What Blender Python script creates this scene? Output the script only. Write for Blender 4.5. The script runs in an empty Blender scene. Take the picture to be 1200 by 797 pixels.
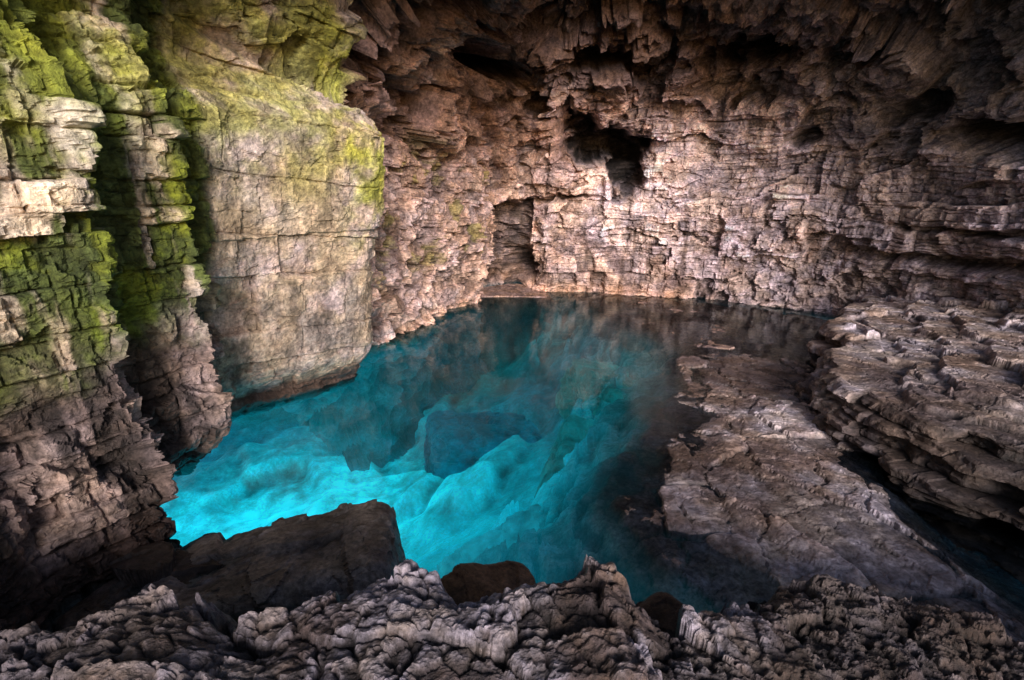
import bpy, math, numpy as np
from mathutils import Vector
F=np.float32
# ---------------------------------------------------------------- noise
def u32(a): return (np.floor(a).astype(np.int64)&0xffffffff).astype(np.uint32)
def hsh(ix,iy,iz,seed):
    n=ix*np.uint32(374761393)+iy*np.uint32(668265263)+iz*np.uint32(2246822519)+np.uint32((seed*3266489917)&0xffffffff)
    n=(n^(n>>np.uint32(13)))*np.uint32(1274126177)
    n=(n^(n>>np.uint32(16)))*np.uint32(2654435761)
    n=n^(n>>np.uint32(15))
    return n.astype(F)/F(4294967296.0)
def vnoise(x,y,z,seed=0):
    fx,fy,fz=np.floor(x),np.floor(y),np.floor(z)
    ix,iy,iz=u32(fx),u32(fy),u32(fz)
    tx,ty,tz=x-fx,y-fy,z-fz
    tx=tx*tx*(3-2*tx);ty=ty*ty*(3-2*ty);tz=tz*tz*(3-2*tz)
    r=0
    for a in (0,1):
        for b in (0,1):
            for c in (0,1):
                w=(tx if a else 1-tx)*(ty if b else 1-ty)*(tz if c else 1-tz)
                r=r+w*hsh(ix+np.uint32(a),iy+np.uint32(b),iz+np.uint32(c),seed)
    return r*2-1
def fbm(x,y,z,sc,octv=4,seed=0,g=.5):
    r=0;a=1;t=0
    for o in range(octv):
        r=r+a*vnoise(x*sc,y*sc,z*sc,seed+o*17);t+=a;a*=g;sc*=2.07
    return r/t
def cell(x,y,z,seed=0,tilt=1.0):
    bx,by,bz=np.floor(x-.5),np.floor(y-.5),np.floor(z-.5)
    f1=np.full(x.shape,9.,F);f2=np.full(x.shape,9.,F);v=np.zeros(x.shape,F);idr=np.zeros(x.shape,F)
    for a in (0,1):
        for b in (0,1):
            for c in (0,1):
                cx,cy,cz=bx+a,by+b,bz+c
                ix,iy,iz=u32(cx),u32(cy),u32(cz)
                r1=hsh(ix,iy,iz,seed);r2=hsh(ix,iy,iz,seed+1);r3=hsh(ix,iy,iz,seed+2)
                dx=x-(cx+.5+.8*(r1-.5));dy=y-(cy+.5+.8*(r2-.5));dz=z-(cz+.5+.8*(r3-.5))
                dd=np.sqrt(dx*dx+dy*dy+dz*dz)
                r4=hsh(ix,iy,iz,seed+3)
                val=(r4-.5)*1.2+tilt*(dx*(r2-.5)+dy*(r3-.5)+dz*(r1-.5))*1.6
                new=dd<f1
                f2=np.where(new,f1,np.minimum(f2,dd))
                v=np.where(new,val,v);idr=np.where(new,r4,idr);f1=np.where(new,dd,f1)
    return v,f2-f1,idr
def sm(x,a,b):
    t=np.clip((x-a)/(b-a),0,1);return t*t*(3-2*t)
def bounds(lo,hi,tmin,tmax,seed):
    r=np.random.RandomState(seed);o=[lo]
    while o[-1]<hi:o.append(o[-1]+tmin+(tmax-tmin)*r.rand()**1.6)
    return np.array(o)
def strata(s,z,seed,tmin,tmax,wmin,wmax,lw=.45):
    zb=bounds(-6,13,tmin,tmax,seed)
    k=np.clip(np.searchsorted(zb,z.ravel()).reshape(z.shape),1,len(zb)-1)
    r=np.random.RandomState(seed+5)
    W=(wmin+(wmax-wmin)*r.rand(len(zb)+1))[k];O=(r.rand(len(zb)+1)*50)[k]
    L=(r.rand(len(zb)+1))[k]
    q=(s+O)/W;j=np.floor(q)
    rnd=hsh(u32(k),u32(j),u32(k*0),seed)
    e=np.minimum(np.minimum(z-zb[k-1],zb[k]-z),np.minimum(q-j,1-(q-j))*W)
    return (1-lw)*rnd+lw*L,e,rnd
def blur(a,n):
    for ax in (0,1):
        p=np.concatenate([np.repeat(np.take(a,[0],ax),n,ax),a,np.repeat(np.take(a,[-1],ax),n+1,ax)],ax)
        c=np.cumsum(p,axis=ax,dtype=np.float64)
        m=a.shape[ax]
        a=(np.take(c,np.arange(2*n,2*n+m),ax)-np.take(c,np.arange(0,m),ax))/(2*n)
    return a.astype(F)
def mixc(c,col,w):
    return c*(1-w[...,None])+np.array(col,F)*w[...,None]
# ---------------------------------------------------------------- mesh from grid
def grid_mesh(name,P,col,wet,mat,glow=None):
    n,m=P.shape[:2]
    me=bpy.data.meshes.new(name)
    idx=np.arange(n*m).reshape(n,m)
    q=np.stack([idx[:-1,:-1],idx[1:,:-1],idx[1:,1:],idx[:-1,1:]],-1).reshape(-1,4)
    me.vertices.add(n*m);me.vertices.foreach_set('co',P.reshape(-1).astype(F))
    me.loops.add(q.size);me.loops.foreach_set('vertex_index',q.reshape(-1).astype(np.int32))
    me.polygons.add(len(q));me.polygons.foreach_set('loop_start',(np.arange(len(q))*4).astype(np.int32))
    me.update(calc_edges=True)
    me.polygons.foreach_set('use_smooth',np.full(len(q),False))
    a=me.attributes.new('col','FLOAT_COLOR','POINT')
    c4=np.ones((n*m,4),F);c4[:,:3]=np.clip(col.reshape(-1,3),0.002,.85);c4[:,3]=wet.reshape(-1)
    a.data.foreach_set('color',c4.reshape(-1))
    if glow is not None:
        a=me.attributes.new('glow','FLOAT_COLOR','POINT')
        c4=np.ones((n*m,4),F);c4[:,:3]=glow.reshape(-1,3);a.data.foreach_set('color',c4.reshape(-1))
    me.materials.append(mat)
    ob=bpy.data.objects.new(name,me);bpy.context.scene.collection.objects.link(ob)
    return ob
# ---------------------------------------------------------------- materials
def rock_mat(name,fine=1.0,bump=.6,glow=False):
    m=bpy.data.materials.new(name);m.use_nodes=True;N=m.node_tree.nodes;L=m.node_tree.links
    b=N['Principled BSDF']
    at=N.new('ShaderNodeAttribute');at.attribute_name='col'
    tc=N.new('ShaderNodeTexCoord')
    def noise(sc,det,rough=.6):
        n=N.new('ShaderNodeTexNoise');n.inputs['Scale'].default_value=sc;n.inputs['Detail'].default_value=det;n.inputs['Roughness'].default_value=rough
        L.new(tc.outputs['Object'],n.inputs['Vector']);return n
    n1=noise(3.0*fine,5,.72)
    def ramp(src,a,b_,lo,hi):
        r=N.new('ShaderNodeMapRange');r.inputs[1].default_value=a;r.inputs[2].default_value=b_;r.inputs[3].default_value=lo;r.inputs[4].default_value=hi
        L.new(src,r.inputs[0]);return r.outputs[0]
    n4=noise(14*fine,5,.72)
    r1=ramp(n1.outputs[0],.38,.64,.55,1.4);r2=ramp(n4.outputs[0],.36,.64,.56,1.48)
    mu=N.new('ShaderNodeMath');mu.operation='MULTIPLY';L.new(r1,mu.inputs[0]);L.new(r2,mu.inputs[1])
    vm=N.new('ShaderNodeVectorMath');vm.operation='SCALE';L.new(at.outputs['Color'],vm.inputs[0]);L.new(mu.outputs[0],vm.inputs['Scale'])
    n3=noise(1.1*fine,3,.65)
    r3=ramp(n3.outputs[0],.42,.6,0,1)
    mx=N.new('ShaderNodeMix');mx.data_type='RGBA';mx.blend_type='MULTIPLY'
    st=N.new('ShaderNodeMix');st.data_type='RGBA';L.new(r3,st.inputs[0]);st.inputs[6].default_value=(1.10,.97,.88,1);st.inputs[7].default_value=(1.0,.96,1.08,1)
    mx.inputs[0].default_value=1;L.new(vm.outputs[0],mx.inputs[6]);L.new(st.outputs[2],mx.inputs[7])
    L.new(mx.outputs[2],b.inputs['Base Color'])
    rr=ramp(at.outputs['Alpha'],0,1,.85,.25);L.new(rr,b.inputs['Roughness'])
    b.inputs['Specular IOR Level'].default_value=.35
    bp=N.new('ShaderNodeBump');bp.inputs['Strength'].default_value=bump;bp.inputs['Distance'].default_value=.07/fine
    L.new(n4.outputs[0],bp.inputs['Height']);L.new(bp.outputs[0],b.inputs['Normal'])
    if glow:
        g=N.new('ShaderNodeAttribute');g.attribute_name='glow'
        L.new(g.outputs['Color'],b.inputs['Emission Color']);b.inputs['Emission Strength'].default_value=1  # added emission, stands in for daylight scattered under water
        m.cycles.emission_sampling='NONE'
    return m
M_wall=rock_mat('limestone_wall',1.0,.85,True)
M_plat=rock_mat('limestone_platform',1.3,.6)
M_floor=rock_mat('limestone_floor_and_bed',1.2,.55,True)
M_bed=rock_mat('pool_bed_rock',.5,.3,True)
M_fg=rock_mat('limestone_ledge',2.6,1.0)

# ---------------------------------------------------------------- cave wall sheet
L0=[(.9,-2.8),(.7,-1.2),(.45,-.1),(.15,.7),(.05,2.5),(.0,4.6),(-.45,5.5),(.6,6.7),(3.0,7.8),(6,8.4)]
Lp=[(-2.8,-.6),(-1.4,-.45),(-.6,-.1),(0,.7),(.05,2.5),(.0,4.6),(-.45,5.5),(.6,6.7),(3.0,7.8),(6,8.4)]
Fp=[(-2.8,-.6),(-1.5,-.45),(-.7,-.1),(-.1,.6),(.2,2.5),(.6,4.6),(-.1,5.3),(.5,6.5),(3,7.8),(6,8.4)]
Bp=[(-.5,-4.5),(-.4,-1),(-.2,0),(0,.6),(.1,2.5),(.4,4.8),(.7,6.2),(1.5,7.8),(3.8,9.2),(7,10)]
Rp=[(-.5,-3),(-.5,-1),(-.3,0),(-.2,.8),(.1,2.2),(.2,4.2),(.6,5.7),(1.6,7.2),(3.8,8.4),(6,9.2)]
C=[(-5.0,-3,1,0,L0,.2),(-4.7,1,1,0,L0,.25),(-4.45,3.2,1,0,L0,.4),(-4.55,4.0,1,-.2,L0,.4),(-3.92,4.95,1,-.3,L0,.6),(-4.35,5.25,1,-.2,Lp,.6),(-4.3,5.6,1,-.2,Lp,.6),(-3.82,6.25,1,-.3,Lp,.7),(-4.15,6.6,1,-.2,Lp,.8),
(-4.4,7.35,.8,-.5,Fp,1),(-4.15,7.85,.7,-.7,Fp,1),(-2.75,9.4,.7,-.7,Fp,1),(-2.72,9.7,.8,-.55,Fp,1),(-3.5,10.5,.9,-.3,Fp,1),
(-3.3,12.4,.9,-.3,Bp,.9),(-1.9,15.7,.6,-.8,Bp,.9),(-1.2,16.6,.4,-.9,Bp,.9),(-.9,18.6,.2,-1,Bp,1),(.8,19.6,0,-1,Bp,1),
(1.3,18.9,0,-1,Bp,1),(4,18.7,-.05,-1,Bp,1),(7,17.6,-.3,-.95,Bp,1),(9.6,15.2,-.7,-.7,Rp,1),(10.9,12.5,-.95,-.3,Rp,1),
(11.0,10,-1,-.1,Rp,.9),(11.4,7,-1,0,Rp,.6),(13.0,3,-1,.2,Rp,.4),(16,-2,-1,.4,Rp,.3)]
i5=9
xy=np.array([(c[0],c[1]) for c in C]);sc_=np.concatenate([[0],np.cumsum(np.hypot(*np.diff(xy,axis=0).T))])
ss=[0.]
while ss[-1]<sc_[-1]:
    x=np.interp(ss[-1],sc_,xy[:,0]);y=np.interp(ss[-1],sc_,xy[:,1])
    ss.append(ss[-1]+max(.018,min(.045,.0036*math.hypot(x,y))) if y>1.5 and x<12 else ss[-1]+.08)
ss=np.array(ss)
nq=10;NR=760
qk=np.array([0,.25,.6,1.1,2.8,4.8,6.0,7.1,8.2,9.0])
qq=np.linspace(0,9,NR)
G=np.zeros((len(C),nq,3))
for i,c in enumerate(C):
    l=math.hypot(c[2],c[3])
    for j,(a,z) in enumerate(c[4]):
        f=c[5] if j>=8 else 1
        G[i,j]=(c[0]+c[2]/l*a*f,c[1]+c[3]/l*a*f,z)
A=np.zeros((len(C),NR,3))
ker=np.exp(-np.linspace(-2,2,41)**2);ker/=ker.sum()
for i in range(len(C)):
    for k in range(3):
        v=np.interp(qq,qk,G[i,:,k]);A[i,:,k]=np.convolve(np.pad(v,20,mode='reflect',reflect_type='odd'),ker,'valid')
fi=np.interp(ss,sc_,np.arange(len(C)));i0=np.minimum(fi.astype(int),len(C)-2);fr=(fi-i0)[:,None,None]
B=A[i0]*(1-fr)+A[i0+1]*fr
ds=np.gradient(B,axis=0);dt=np.gradient(B,axis=1)
Nn=np.cross(ds,dt);Nn/=np.linalg.norm(Nn,axis=2,keepdims=True)+1e-9
for k in range(3):Nn[...,k]=blur(Nn[...,k],10)
Nn/=np.linalg.norm(Nn,axis=2,keepdims=True)+1e-9
X,Y,Z=[B[...,k].astype(F) for k in range(3)]
S=np.broadcast_to(ss[:,None],X.shape).astype(F)
s5,s8,s10,s17,s18=sc_[i5],sc_[i5+3],sc_[i5+5],sc_[i5+12],sc_[i5+13]
wL=1-sm(S,s5-.25,s5+.05);wR=sm(S,s17-3.5,s18-.5);wF=(1-wL)*(1-sm(S,s8-.05,s8+.3));wB=np.clip(1-wL-wR-wF,0,1)
LF=wL+wF
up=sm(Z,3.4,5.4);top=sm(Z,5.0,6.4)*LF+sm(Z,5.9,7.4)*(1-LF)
w1=fbm(X,Y,Z,.45,3,11);w2=fbm(X,Y,Z,3.0,4,23);w3=fbm(X,Y,Z,9.,4,37,.6);w1b=fbm(X,Y,Z,1.1,3,29)
wpz=.25-.16*LF;zz=Z+wpz*w1+(.12-.11*LF)*w1b+(.05-.025*LF)*w2
s2=S+.3*w1+(.10-.05*LF)*w2+.025*w3
aL,eL,idL=strata(S+.07*w2+.015*w3,Z+.05*w1+.035*w2+.008*w3-.03*(S-8),505,.18,.55,.25,.8,.03)
aM,eM,idM=strata(S*1.0+.05*w2,Z+.07*w1+.03*w2,515,.09,.28,.15,.5,.1)
aF,eF,idF=strata(S+.1*w2,Z+.10*w1+.05*w2+.01*w3+.10*(S-s5),525,.3,1.1,.9,2.2,.2)
a1,e1,id1=strata(s2,zz+.02*w3,101,.3,.8,.5,1.6,.2)
a2,e2,id2=strata(s2*1.1,zz+.02*w3,202,.07,.26,.2,1.0,.2)
a3,e3,id3=strata(s2*.9,zz+.04*w2,303,.6,1.6,1.2,3.2,.35)
k1=cell(X*.6+.3*w2,Y*.6+.3*w1,Z*.8+.25*w2,5)
k2=cell(X*1.5+.3*w2,Y*1.5,Z*2.1+.3*w2,15)
k3=cell(X*4.0+.2*w3,Y*4.0,Z*5.0,25,1.2)
kL=cell(X*3.2,Y*3.2,Z*2.4,45,1.3)
kM=cell(X*7+.2*w3,Y*7,Z*6,55,1.3)
br=np.clip(sm(fbm(X,Y,Z,.5,3,99)+.35*(1-sm(X,1.,4.5))+.25*up,-.05,.3)*np.clip(1-.5*wR,0,1),0,1)
bw=1-.75*br
lowz=sm(Z+.3*w1,1.2,2.2)
D=(wL*(.16+.12*lowz)*(1-top))*(aL-.5)+wL*.07*(aM-.5)+wF*(.13*(aF-.5)+.02*(aM-.5)+.05*(a3-.5))
D+=wB*((.30-.10*up)*bw*(a1-.5)+.11*bw*(a2-.5)+.32*(a3-.5))+wR*(.22*bw*(a1-.5)+.17*bw*(a2-.5)+.42*(a3-.5))
c1=wL*.12*(1-.5*lowz)+wF*.03+wB*(.22+.50*up)+wR*(.2+.30*up)+.3*top*LF+.10*top*(1-LF)
c2=wL*.07*(1-.5*lowz)+wF*.02+wB*(.06+.12*up+.22*br)+wR*(.05+.18*br)+.15*top*LF+.20*top*(1-LF)
D+=c1*k1[0]+c2*k2[0]+(.012+(.02+.05*br+.04*top)*(wB+wR))*k3[0]+.06*LF*kL[0]*(1-.5*wF)+.03*wL*kM[0]
D+=w2*((.06+.08*br)*(wB+wR)+.06*wL+.02*wF)+w3*((.018+.015*br)*(wB+wR)+.014*LF)+.3*w1*(wB+wR)
D-=wL*.07*np.exp(-(eL/.016)**2)*sm(w2,-.4,.2)+wL*.015*np.exp(-(eM/.012)**2)+wF*.05*np.exp(-(eF/.012)**2)*sm(w2,-.5,.2)
D-=(wB*.09+wR*.07)*bw*np.exp(-(e1/.025)**2)*sm(w2,-.5,.1)
D-=(wB+wR)*.045*bw*np.exp(-(e2/.015)**2)*sm(w2,-.5,.1)
D-=.06*((wB+wR)*br+top*LF)*np.exp(-(k2[1]/.05)**2)
def box(v,a,b,e=.06): return sm(v,a-e,a+e)*(1-sm(v,b-e,b+e))
yj=Y+.10*w2+.03*w3
D-=wF*.28*sm(Z+.1*w1+.30*(S-s5),5.75,5.8)*(1-top)
D+=.06*wF*box(Z+.10*w1+.04*w2,3.0,4.9,.015)
def hollow(cx,cy,cz,rx,ry,rz,dep,tw=.35):
    q=((X-cx+tw*w2)/rx)**2+((Y-cy)/ry)**2+((Z-cz+tw*w2+.2*w1+.15*w1b)/rz)**2
    return dep*np.exp(-q**2)
hl=hollow(3.1,17.5,5.0,1.35,2.8,.62,2.8)+hollow(2.1,17.5,5.7,.9,2.8,.3,1.6)+hollow(3.9,17.5,4.2,.5,2.8,.8,2.0)
hl+=hollow(-.4,16.5,7.2,1.3,2.5,.42,2.2)+hollow(.7,16.5,6.5,.6,2.5,.3,1.0)+hollow(2.8,16.5,7.5,.9,2.8,.3,1.2)+hollow(6.5,15,7.2,1.2,3,.3,1.2)
hl+=hollow(10.3,11.0,4.9,1.8,2.0,.36,2.0)+hollow(9.9,13.8,5.5,.35,1.0,.35,1.0,.2)+hollow(8.4,15.6,5.0,.3,1.5,.25,.8,.1)
hl+=hollow(10.6,11.,2.0,2.,3.8,.16,.7,.12)+hollow(10.6,10.5,2.75,2.,3.3,.1,.5,.1)+hollow(1.7,18.5,3.4,1.2,2.,.14,.6,.25)
D-=hl
alc=box(X+.3*w2+.2*w1b,-.75,.75,.15)*box(Z+.3*w2+.3*w1b,-.5,3.2,.2)*sm(Y,17.6,18.2)
D-=1.3*alc
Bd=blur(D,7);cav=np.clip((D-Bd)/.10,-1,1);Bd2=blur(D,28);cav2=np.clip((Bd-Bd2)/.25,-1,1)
P=B+Nn*D[...,None]
P[...,2]+=.02*w3
n0=fbm(X,Y,Z,.35,4,61);n5=fbm(X,Y,Z,1.6,5,71,.6);n6=fbm(X*2.5,Y*2.5,Z*.35,1.2,5,81,.6)
one=np.ones(X.shape,F)
col=one[...,None]*np.array((.46,.33,.28),F)
col=mixc(col,(.48,.405,.42),wR*.9)
col=mixc(col,(.29,.18,.145),wB*up*.8)
col=mixc(col,(.52,.46,.37),wL*1.0)
col=mixc(col,(.44,.37,.28),wF*1.0)
col=mixc(col,(.65,.54,.545),np.clip(box(X+.5*n0,2.5,8.9,1.2)*box(Z+.6*n0,1.2,5.7,.9)*(1-LF)*.9,0,1))
col=mixc(col,(.22,.14,.115),sm(n5,.05,.35)*(.4+.3*wB-.15*LF))
col=mixc(col,(.56,.46,.43),sm(-n5,.1,.4)*.4*(1-wL*.5))
col=col*((1-wL)+wL*(.68+.64*idL))[...,None]*(LF+(1-LF)*(.74+.52*(.5*id1+.5*id2)))[...,None]
col=mixc(col,(.095,.062,.055),np.clip(sm(Z+.7*n0+.4*n5,5.8,7.3)*.75*(1-LF)+LF*top*.6,0,1))  # dark brown ceiling, with light falloff towards the top put into the colour
col=mixc(col,(.09,.08,.084),sm(X+.8*n0+.4*n5,7.9,10.)*sm(Z+.5*n0,3.8,5.6)*.8)  # top-right corner darkened in the colour for the light falloff
col=mixc(col,(.20,.17,.175),sm(X+.8*n0,8.6,10.4)*.45)
lowL=(wL+wF*.35)*(1-sm(Z+.7*n5+.3*n6,1.5,2.6))
col=mixc(col,(.20,.135,.125),lowL*.8)
stk=wL*sm(n6,.0,.28)
col=mixc(col,(.03,.022,.018),stk*(1-sm(Z,1.9,3.1))*.85)
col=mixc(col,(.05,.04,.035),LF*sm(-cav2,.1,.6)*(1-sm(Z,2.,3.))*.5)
col=mixc(col,(.09,.07,.055),wF*sm(n6,.08,.36)*(1-sm(Z,2.0,3.4))*.65)
col=mixc(col,(.13,.085,.07),(wB+wR)*sm(n6,.08,.38)*(1-sm(Z,2.2,4.0))*.8)
rec=np.clip(box(yj,5.0,5.75,.15)+.8*box(yj,6.2,7.3,.2),0,1)
m=wL*sm(Z+.6*n5,1.6,2.5)*sm(1.1*n6-.35*(idL-.5)-.5*cav2+.6*rec+.12*sm(Y,4.9,5.4)+.1*sm(Z,4,5),-.02,.24)
col=mixc(col,(.055,.085,.010),m*.95)
col=mixc(col,(.14,.20,.015),m*sm(n5,.0,.3)*.7)
m=wL*sm(Z+.5*n5,2.2,3.2)*sm(n5-.2*cav,.04,.28);col=mixc(col,(.24,.28,.03),m*.6)
m2=wL*sm(Z,3.7,4.7)*sm(n5+.2,-.1,.3);col=mixc(col,(.24,.27,.035),m2*.8)
m3=wF*np.clip(sm(Z+.5*n5,3.1,4.5)*.7+.95*np.exp(-((S-(s8-.35))/.32)**2)*sm(Z+.6*n5,2.3,3.3),0,1)*sm(n5+.25*n0,-.3,.2)
col=mixc(col,(.37,.40,.045),m3*.85)
m4=sm(n5,.1,.35)*(wB)*box(Y,10,18.0,1)*box(Z,1.5,4.8,.6)*(1-sm(X,-1,0))
col=mixc(col,(.32,.31,.07),m4*.5)
m5=wF*sm(-n5,.0,.4)*(1-sm(Z,2.5,4));col=mixc(col,(.54,.42,.38),m5*.6)
col=mixc(col,(.20,.20,.045),LF*top*sm(n5+n0,-.2,.25)*(1-sm(Z,6.1,6.8))*.6)
wl=(1-sm(Z+.08*w2,.12,.42))*(1-wL)
col=mixc(col,(.60,.38,.27),wl*.7*box(X,-4,6,.8))
wet=(1-sm(Z,.1,.9))*.6+.4*stk*(1-sm(Z,2,3))
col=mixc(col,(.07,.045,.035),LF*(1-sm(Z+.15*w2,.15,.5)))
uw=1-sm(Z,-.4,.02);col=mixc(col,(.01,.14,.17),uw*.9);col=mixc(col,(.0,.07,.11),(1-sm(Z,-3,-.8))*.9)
col*=np.clip(1+.35*cav+.28*cav2,.3,1.45)[...,None]  # crevice dirt and shade put into the colour, raised parts lighter
col*=np.clip(1-hl*.5-.35*alc,.12,1)[...,None]  # shade inside the hollows and alcove put into the colour
gw=np.array((.0,.10,.13),F)*(uw*np.clip(1+.3*n5+.2*cav,.3,1.6)*(1-.7*sm(Y,11,16))*sm(Y,4.6,6.5))[...,None]  # added glow on the underwater wall, imitates scattered daylight
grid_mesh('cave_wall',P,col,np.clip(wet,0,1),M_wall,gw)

# ---------------------------------------------------------------- floor / pool bed heightfield
st=.026
gx=np.arange(-13,13.,st);gy=np.arange(1.6,20.8,st)
X,Y=[a.astype(F) for a in np.meshgrid(gx,gy,indexing='ij')];Z0=np.zeros_like(X)
w1=fbm(X,Y,Z0,.5,3,301);w2=fbm(X,Y,Z0,2.4,4,311);w3=fbm(X,Y,Z0,9,4,321,.6)
cA=cell(X*1.15+.30*w2,Y*.85+.35*w1,Z0+.5,401,.3)
cB=cell(X*3.0+.3*w2,Y*2.4,Z0+.5,411,.5)
cC=cell(X*.6+.3*w1,Y*.55,Z0+.5,421,.5)
cD=cell(X*8+.3*w3,Y*7,Z0+.5,431,1.)
cE=cell(X*1.1+.3*w2,Y*1.0+.2*w1,Z0+.5,441,.6)
xr=np.interp(Y,[1.6,2.6,3.6,4.4,5.4,6.8,8.2,10,12.4,14.5,17,19,21],[3.0,2.6,2.2,1.6,1.25,1.9,2.7,3.5,4.2,3.5,2.8,2.3,2.1])
d=xr-X+.3*w1+.18*w2+.04*w3+.45*cA[0]
hs=.07-.11*sm(Y+.8*w1,10.6,12.8)-.12*sm(X,5.5,7)*sm(Y,9,10.5)
hs=hs-.09*sm(d+.5*cA[0],-1.05,-.70)*(1-sm(Y,9,11))
hs=hs+.075*cA[0]+.025*cB[0]+.010*w3+.025*w2-.06*np.exp(-(cA[1]/.025)**2)-.02*np.exp(-(cB[1]/.04)**2)*sm(w2,-.4,.3)
lowr=sm(X+.4*w1,4.0,5.4)*(1-sm(Y+.3*w1,5.4,7.2))
hs=hs-.45*lowr
dq=np.clip(d,0,9)
dep=.10+.22*sm(dq,.3,.6)+.35*sm(dq+.3*cA[0],.9,1.25)+.5*sm(dq+.5*cA[0],1.5,2.1)+.40*np.clip(dq-.5,0,9)
dep=np.minimum(dep,3.6)
pool=sm(d,-.04,.22)
hb=hs*1-pool*(dep+(.45*cC[0]+.22*cE[0])*sm(d,.3,1.6))
rim=sm(Y+.2*w1,17.7,18.1)*(1-sm(X,1.2,1.8));hb=hb*(1-rim)+(.03+.03*w2)*rim
hbs=blur(blur(hb,5),5);dm=sm(-hb,.9,1.9);h=hb*(1-dm)+hbs*dm+.012*cD[0]*(1-dm)+.05*w2*dm
xp=np.interp(Y,[1.6,3,5,7.4,9,11,12.3,13.6,15],[7.2,6.4,5.6,5.15,5.9,6.9,8.0,9.2,10.8])
dp=X-xp
h=h-.35*sm(dp,.15,.6)
cav=np.clip((h-blur(h,6))/.05,-1,1);cavW=np.clip((h-blur(h,24))/.25,-1,1)
n5=fbm(X,Y,Z0,1.4,5,501,.6);n0=fbm(X,Y,Z0,.4,3,511);n7=fbm(X*1.3,Y,Z0,3.2,4,521,.6)
col=np.ones(X.shape+(3,),F)*np.array((.22,.17,.155),F)
col=mixc(col,(.40,.355,.36),sm(n5,-.1,.35)*.8)
col=mixc(col,(.13,.09,.078),sm(-n5,.05,.3)*.6)
col*=(.65+.7*cA[2])[...,None]
far=sm(Y,10.2,12.8)
col=mixc(col,(.46,.30,.24),far*.75*sm(n5+.3,-.2,.2))
col=mixc(col,(.02,.014,.012),lowr*.85)  # shade below the right ledge painted as near-black rock
col=mixc(col,(.03,.022,.02),sm(dp+.3*w2,-.7,.0)*.85)  # shaded recess along the platform foot painted onto the floor
col*=np.clip(1+.45*cav,.2,1.35)[...,None]  # crack dirt and shade put into the floor colour
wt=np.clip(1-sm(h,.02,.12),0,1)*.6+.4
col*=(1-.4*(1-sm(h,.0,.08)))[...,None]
dpw=np.clip(-h-.03,0,5);t=1-np.exp(-dpw*1.4)
sand_glow=np.clip(1.2*np.exp(-(((X+4.4)/3.9)**2+((Y-9.8)/3.8)**2)),0,1)  # bright sand, with daylight from the underwater opening put into its colour
bs=blur(cE[2],4)-.5
mott=np.clip(1+.25*cav*(1-.4*sand_glow)+.28*cavW+.35*n5+.35*n7+.3*n0+.4*bs,.3,1.8)
wc=mixc(np.ones(X.shape+(3,),F)*np.array((.001,.075,.12),F),(.008,.55,.68),np.clip(sand_glow*(1+.25*n5+.2*n7),0,1))
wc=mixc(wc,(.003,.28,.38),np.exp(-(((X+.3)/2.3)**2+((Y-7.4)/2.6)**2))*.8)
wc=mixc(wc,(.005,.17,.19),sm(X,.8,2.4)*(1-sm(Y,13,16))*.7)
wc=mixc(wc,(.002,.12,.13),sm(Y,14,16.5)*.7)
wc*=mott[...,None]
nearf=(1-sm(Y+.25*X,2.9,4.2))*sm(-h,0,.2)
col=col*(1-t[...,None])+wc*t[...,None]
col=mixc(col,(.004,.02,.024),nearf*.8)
glow=wc*(t*(1-nearf)*(.72+.32*sand_glow))[...,None]  # bed emits light in place of daylight scattered by the water
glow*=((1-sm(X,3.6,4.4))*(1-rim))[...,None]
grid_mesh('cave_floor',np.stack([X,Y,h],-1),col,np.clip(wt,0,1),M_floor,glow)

# ---------------------------------------------------------------- bedded rock platform on the right
ey=np.array([15.6,13.6,12.3,11,9,7.4,6.2,5,3.6,2.4,1.0,-1]);ex=np.array([11.4,9.3,8.1,6.95,5.9,5.1,5.2,5.6,6.2,6.9,7.6,8.5])
es=np.concatenate([[0],np.cumsum(np.hypot(np.diff(ex),np.diff(ey)))])
sN=np.arange(0,es[-1],.024);px=np.interp(sN,es,ex);py=np.interp(sN,es,ey)
kx=np.ones(31)/31;px=np.convolve(np.pad(px,15,mode='edge'),kx,'valid');py=np.convolve(np.pad(py,15,mode='edge'),kx,'valid')
pa=np.array([-.05,0,.0,.05,.12,.6,1.3,2.2,3.2,4.5,7.0]);pz=np.array([-.7,-.2,.3,.66,.78,.84,.92,1.02,1.14,1.35,1.8])
pl=np.concatenate([[0],np.cumsum(np.hypot(np.diff(pa),np.diff(pz)))]);tl=np.arange(0,pl[-1],.022)
ta=np.interp(tl,pl,pa);tz=np.interp(tl,pl,pz)
tx_=np.gradient(px);ty_=np.gradient(py);ln=np.hypot(tx_,ty_);nx_=-ty_/ln;ny_=tx_/ln
sgn=np.where(nx_<0,-1,1);nx_*=sgn;ny_*=sgn
for _ in range(3):
    nx_=np.convolve(np.pad(nx_,40,mode='edge'),np.ones(81)/81,'valid');ny_=np.convolve(np.pad(ny_,40,mode='edge'),np.ones(81)/81,'valid')
BX=px[:,None]+nx_[:,None]*ta[None];BY=py[:,None]+ny_[:,None]*ta[None]*.5;BZ=np.broadcast_to(tz[None],BX.shape)
X,Y,Z=BX.astype(F),BY.astype(F),BZ.astype(F);T=np.broadcast_to(ta[None],X.shape).astype(F);S=np.broadcast_to(sN[:,None],X.shape).astype(F)
w1=fbm(X,Y,Z,.6,3,901);w2=fbm(X,Y,Z,2.6,4,911);w3=fbm(X,Y,Z,10,4,921,.6)
a1,e1,i1=strata(S+.3*w1+.12*w2,Z+.03*w1+.03*w2,931,.14,.34,.5,1.5,.2)
a2,e2,i2=strata(S+.3*w1+.12*w2+.03*w3,Z+.03*w1+.03*w2,941,.05,.14,.3,1.0,.3)
face=1-sm(T,.05,.35)
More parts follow.
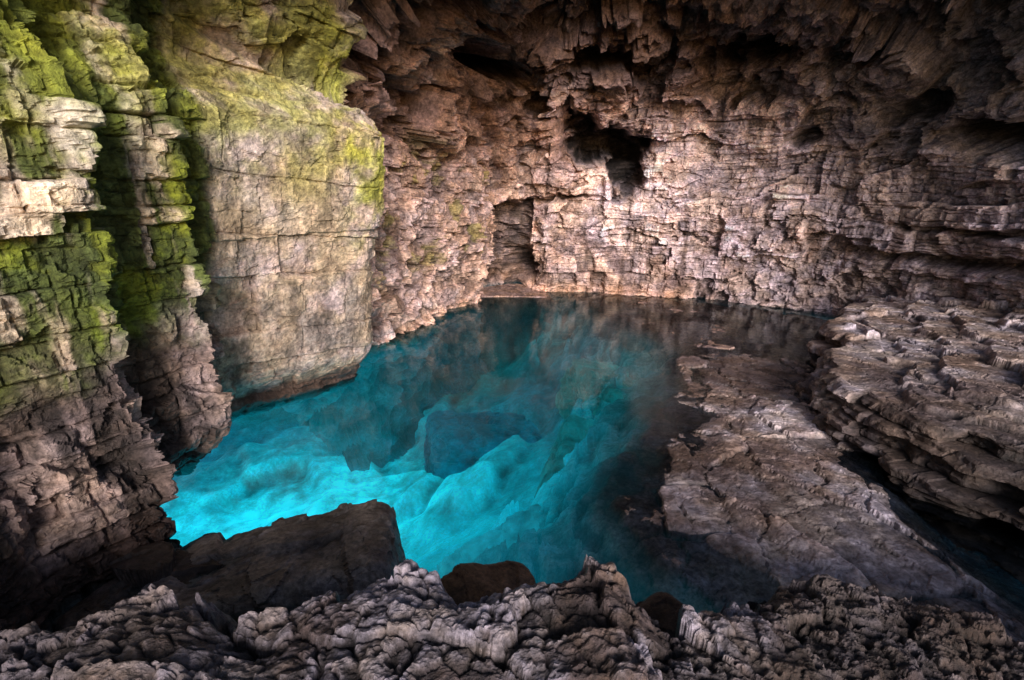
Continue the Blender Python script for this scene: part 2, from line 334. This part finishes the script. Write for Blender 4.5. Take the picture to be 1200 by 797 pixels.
hd=face*(.75*(a1-.5)+.13*(a2-.5)+.08*w2+.02*w3)-face*.05*np.exp(-(e1/.014)**2)+.35*w1+.12*w2*face
cP=cell(X*.8+.3*w2,Y*.7,Z*0+.5,951,.3);cQ=cell(X*2.6+.4*w2,Y*2.2,Z*0+.5,961,.6);cR=cell(X*9+.3*w3,Y*8,Z*0+.5,971,1)
ss_=T+.6*w1+.6*cP[0]+.25*cQ[0]+.1*w2
stepz=0
for q_,hh in ((.8,.10),(1.7,.12),(2.6,.13),(3.6,.15)): stepz=stepz+hh*sm(ss_,q_,q_+.10)
topw=1-face
PX=X-nx_[:,None]*hd;PY=Y-ny_[:,None]*hd*.5
PZ=Z+topw*(stepz*.8-.13*T*.8+.09*cP[0]+.03*cQ[0]+.010*cR[0]-.05*np.exp(-(cP[1]/.03)**2)-.03*np.exp(-(cQ[1]/.03)**2)+.03*w2+.010*w3)
rel=topw*(PZ-Z)+hd*face*.5;cv=np.clip((rel-blur(rel.astype(F),6))/.05,-1,1)
n5=fbm(X,Y,Z,1.5,5,981,.6)
col=np.ones(X.shape+(3,),F)*np.array((.25,.20,.185),F)
col=mixc(col,(.42,.375,.385),sm(n5,-.05,.3)*.7);col=mixc(col,(.13,.09,.075),sm(-n5,.0,.3)*.75)
col*=(.7+.6*cP[2])[...,None]
col=mixc(col,(.09,.064,.055),face*.7*(1-.5*i1));col=mixc(col,(.03,.022,.02),face*(1-sm(Z,.0,.45))*.9)  # darker face; shade of the recess at its foot painted in
dk=1-sm(Y+.25*w1,4.8,8.2);col=mixc(col,(.035,.026,.022),dk*.88)  # near right end darkened in the colour to imitate shade
col*=np.clip(1+.5*cv,.25,1.35)[...,None]  # crevice dirt and shade put into the platform colour
PM=np.stack([PX,PY,PZ],-1)
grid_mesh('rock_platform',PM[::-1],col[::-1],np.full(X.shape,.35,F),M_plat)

# ---------------------------------------------------------------- foreground ledge
st=.0085
gx=np.arange(-5.2,6.6,st*1.15);gy=np.arange(-.6,3.7,st)
gy=gy[(gy>1.2)|(np.arange(len(gy))%6==0)]
X,Y=[a.astype(F) for a in np.meshgrid(gx,gy,indexing='ij')];Z0=np.zeros_like(X)
w1=fbm(X,Y,Z0,1.2,3,601);w2=fbm(X,Y,Z0,5,5,611,.6);w3=fbm(X,Y,Z0,24,4,621,.65)
cA=cell(X*2.0+.25*w2,Y*2.6+.3*w1,Z0+.5,701,.9)
cB=cell(X*7.0+.35*w2,Y*8.5+.2*w3,Z0+.5,711,1.0)
cC=cell(X*21+.5*w3,Y*23,Z0+.5,721,1.1)
ye=np.interp(X,[-5,-3.2,-2.35,-2.0,-1.72,-1.5,-1.25,-.95,-.62,-.42,-.28,.1,.43,.6,.75,1.0,1.3,1.65,2.25,2.8,4,6],
               [1.9,1.9,1.98,2.1,2.27,2.08,2.1,2.30,2.40,2.3,2.16,2.28,2.40,2.28,2.12,2.12,2.4,2.66,2.75,2.4,2.3,2.2])
zt=np.interp(X,[-5,-2.5,-1.7,-1.2,-.6,0,.5,1,1.6,2.8,6],[1.45,1.50,1.56,1.46,1.58,1.54,1.6,1.42,1.25,1.15,1.1])
d=ye-Y+.04*w2+.12*cA[0]+.04*cB[0]
z=zt+.05*w1+.085*cA[0]+.026*cB[0]+.009*cC[0]+.03*w2+.014*w3
z+=.012*sm(cB[1],0,.25)
z-=.05*np.exp(-(cA[1]/.03)**2)+.016*np.exp(-(cB[1]/.05)**2)*sm(w2,-.3,.2)
pit=cell(X*12+.5*w2,Y*12,Z0+.5,731,0);z-=.026*sm(pit[1],.12,.5)*sm(pit[2],.55,.7)
z+=.05*np.clip(d-.7,0,3)
dd=np.clip(-d,0,9)
z-=.10*sm(dd,0,.12)+1.6*np.clip(dd-.04,0,9)+.04*(1-sm(d,0,.2))
cav=np.clip((z-blur(z,6))/.02,-1,1);cav2=np.clip((blur(z,6)-blur(z,24))/.06,-1,1)
n5=fbm(X,Y,Z0,3,5,801,.6)
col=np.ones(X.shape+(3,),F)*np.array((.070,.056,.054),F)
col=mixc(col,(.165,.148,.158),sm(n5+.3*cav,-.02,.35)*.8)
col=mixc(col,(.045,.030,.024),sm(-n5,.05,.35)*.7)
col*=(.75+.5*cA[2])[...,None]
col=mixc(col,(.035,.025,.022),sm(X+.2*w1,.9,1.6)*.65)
col=mixc(col,(.05,.038,.033),(1-sm(X+.2*w1,-1.9,-1.0))*.6)  # both ledge ends darkened in the colour to imitate dimmer light
col*=np.clip(1+.5*cav+.45*cav2,.15,1.7)[...,None]  # dirt and shade between the lumps put into the colour
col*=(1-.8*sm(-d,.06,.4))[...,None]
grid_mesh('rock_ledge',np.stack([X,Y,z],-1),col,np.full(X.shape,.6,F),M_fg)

# ---------------------------------------------------------------- boulders
def boulder(name,loc,size,rot,c,seed,mat,cut=.12,res=90,glow=0.,rnd=7):
    g=np.linspace(-1,1,res);a,b=np.meshgrid(g,g,indexing='ij');o=np.ones_like(a)
    V=[];Q=[];off=0
    for s_ in ((a,b,o),(b,a,-o),(b,o,a),(a,-o,b),(o,a,b),(-o,b,a)):
        p=np.stack(s_,-1).reshape(-1,3);V.append(p)
        i=np.arange(res*res).reshape(res,res)+off
        Q.append(np.stack([i[:-1,:-1],i[1:,:-1],i[1:,1:],i[:-1,1:]],-1).reshape(-1,4));off+=res*res
    V=np.concatenate(V);Q=np.concatenate(Q)
    L=(np.abs(V)**rnd).sum(1)**(1./rnd);V=V/L[:,None]
    p=V*np.array(size);x,y,z=[(p[:,k]).astype(F) for k in range(3)]
    w=fbm(x,y,z,2.,4,seed);w2=fbm(x,y,z,9.,4,seed+3,.6)
    k1=cell(x*1.6+.2*w+seed,y*1.6,z*2.2,seed+9);k2=cell(x*5+seed,y*5,z*6,seed+19)
    dsp=cut*(k1[0]+.35*k2[0]+.5*w+.2*w2)
    nr=V/np.linalg.norm(V,axis=1,keepdims=True)
    p=p+nr*dsp[:,None]
    me=bpy.data.meshes.new(name)
    me.from_pydata(p.tolist(),[],Q.tolist());me.update()
    cc=np.ones((len(p),4),F);cc[:,:3]=np.array(c,F)*np.clip(1+.9*w+.5*w2,.3,1.8)[:,None]
    cc[:,3]=.6
    at=me.attributes.new('col','FLOAT_COLOR','POINT');at.data.foreach_set('color',cc.reshape(-1))
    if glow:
        at=me.attributes.new('glow','FLOAT_COLOR','POINT');g4=cc*glow;at.data.foreach_set('color',g4.reshape(-1).astype(F))  # added emission on the rock, imitates underwater daylight
    me.materials.append(mat)
    ob=bpy.data.objects.new(name,me);ob.location=loc;ob.rotation_euler=[math.radians(r) for r in rot]
    bpy.context.scene.collection.objects.link(ob);return ob
boulder('rock_slab',(-2.35,4.35,-.72),(1.2,.68,.85),(-4,-6,13),(.15,.13,.12),31,M_plat,.08,120,0,10)
boulder('boulder',(-3.35,4.0,-.75),(.7,.6,.8),(4,10,-20),(.04,.03,.027),37,M_plat,.10)
boulder('boulder',(-.22,2.95,.50),(.36,.3,.42),(10,12,25),(.11,.06,.035),41,M_fg,.08)
boulder('boulder',(.35,3.0,.0),(.5,.35,.4),(0,12,-15),(.07,.035,.02),47,M_fg,.07)
boulder('boulder',(1.1,3.1,.0),(.45,.35,.4),(6,-8,35),(.05,.03,.022),53,M_fg,.07)
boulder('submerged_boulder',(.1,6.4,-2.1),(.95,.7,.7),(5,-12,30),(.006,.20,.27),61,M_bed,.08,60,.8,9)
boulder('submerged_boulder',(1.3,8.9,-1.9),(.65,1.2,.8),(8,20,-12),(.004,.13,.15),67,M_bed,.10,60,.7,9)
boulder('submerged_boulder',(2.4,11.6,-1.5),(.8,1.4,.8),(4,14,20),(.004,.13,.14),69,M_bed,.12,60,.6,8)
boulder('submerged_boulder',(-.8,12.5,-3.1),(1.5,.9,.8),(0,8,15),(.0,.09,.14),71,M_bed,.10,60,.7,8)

# ---------------------------------------------------------------- water
me=bpy.data.meshes.new('pool_water')
me.from_pydata([(-13,1.5,0),(13,1.5,0),(13,20.6,0),(-13,20.6,0)],[],[(0,1,2,3)])
wat=bpy.data.objects.new('pool_water',me);bpy.context.scene.collection.objects.link(wat)
m=bpy.data.materials.new('clear_water');m.use_nodes=True;N=m.node_tree.nodes;L=m.node_tree.links
N.remove(N['Principled BSDF']);out=N['Material Output']
tr=N.new('ShaderNodeBsdfTransparent');tr.inputs[0].default_value=(.92,.99,1,1)
gl=N.new('ShaderNodeBsdfGlossy');gl.inputs['Roughness'].default_value=.10;gl.inputs['Color'].default_value=(.85,.95,.95,1)
fr=N.new('ShaderNodeFresnel');fr.inputs['IOR'].default_value=1.22
mx=N.new('ShaderNodeMixShader');L.new(fr.outputs[0],mx.inputs[0]);L.new(tr.outputs[0],mx.inputs[1]);L.new(gl.outputs[0],mx.inputs[2])
tc=N.new('ShaderNodeTexCoord');nz=N.new('ShaderNodeTexNoise');nz.inputs['Scale'].default_value=1.6;nz.inputs['Detail'].default_value=3
L.new(tc.outputs['Object'],nz.inputs['Vector'])
bp=N.new('ShaderNodeBump');bp.inputs['Strength'].default_value=.25;bp.inputs['Distance'].default_value=.04
L.new(nz.outputs[0],bp.inputs['Height']);L.new(bp.outputs[0],gl.inputs['Normal']);L.new(mx.outputs[0],out.inputs[0])
me.materials.append(m)

# ---------------------------------------------------------------- light
sc=bpy.context.scene
w=bpy.data.worlds.new('World');sc.world=w;w.use_nodes=True
N=w.node_tree.nodes;L=w.node_tree.links
sk=N.new('ShaderNodeTexSky');sk.sky_type='NISHITA';sk.sun_disc=False
el=20;az=170  # low soft daylight entering through the cave mouth behind the camera
sk.sun_elevation=math.radians(el);sk.sun_rotation=math.radians(az)
L.new(sk.outputs[0],N['Background'].inputs[0]);N['Background'].inputs[1].default_value=.15
sd=bpy.data.lights.new('sun','SUN');sd.energy=5.0;sd.angle=math.radians(22);sd.color=(1,.95,.91)
so=bpy.data.objects.new('sun',sd);sc.collection.objects.link(so)
v=Vector((math.sin(math.radians(az))*math.cos(math.radians(el)),math.cos(math.radians(az))*math.cos(math.radians(el)),math.sin(math.radians(el))))
so.rotation_euler=v.to_track_quat('Z','Y').to_euler()
# ---------------------------------------------------------------- camera
cd=bpy.data.cameras.new('camera');cd.lens=18;cd.sensor_width=36;cd.clip_end=500;cd.clip_start=.05
co=bpy.data.objects.new('camera',cd);sc.collection.objects.link(co);co.location=(0,0,3.6)
co.rotation_euler=(math.radians(90-16),0,0);sc.camera=co
sc.view_settings.view_transform='Standard';sc.view_settings.look='None';sc.view_settings.exposure=0
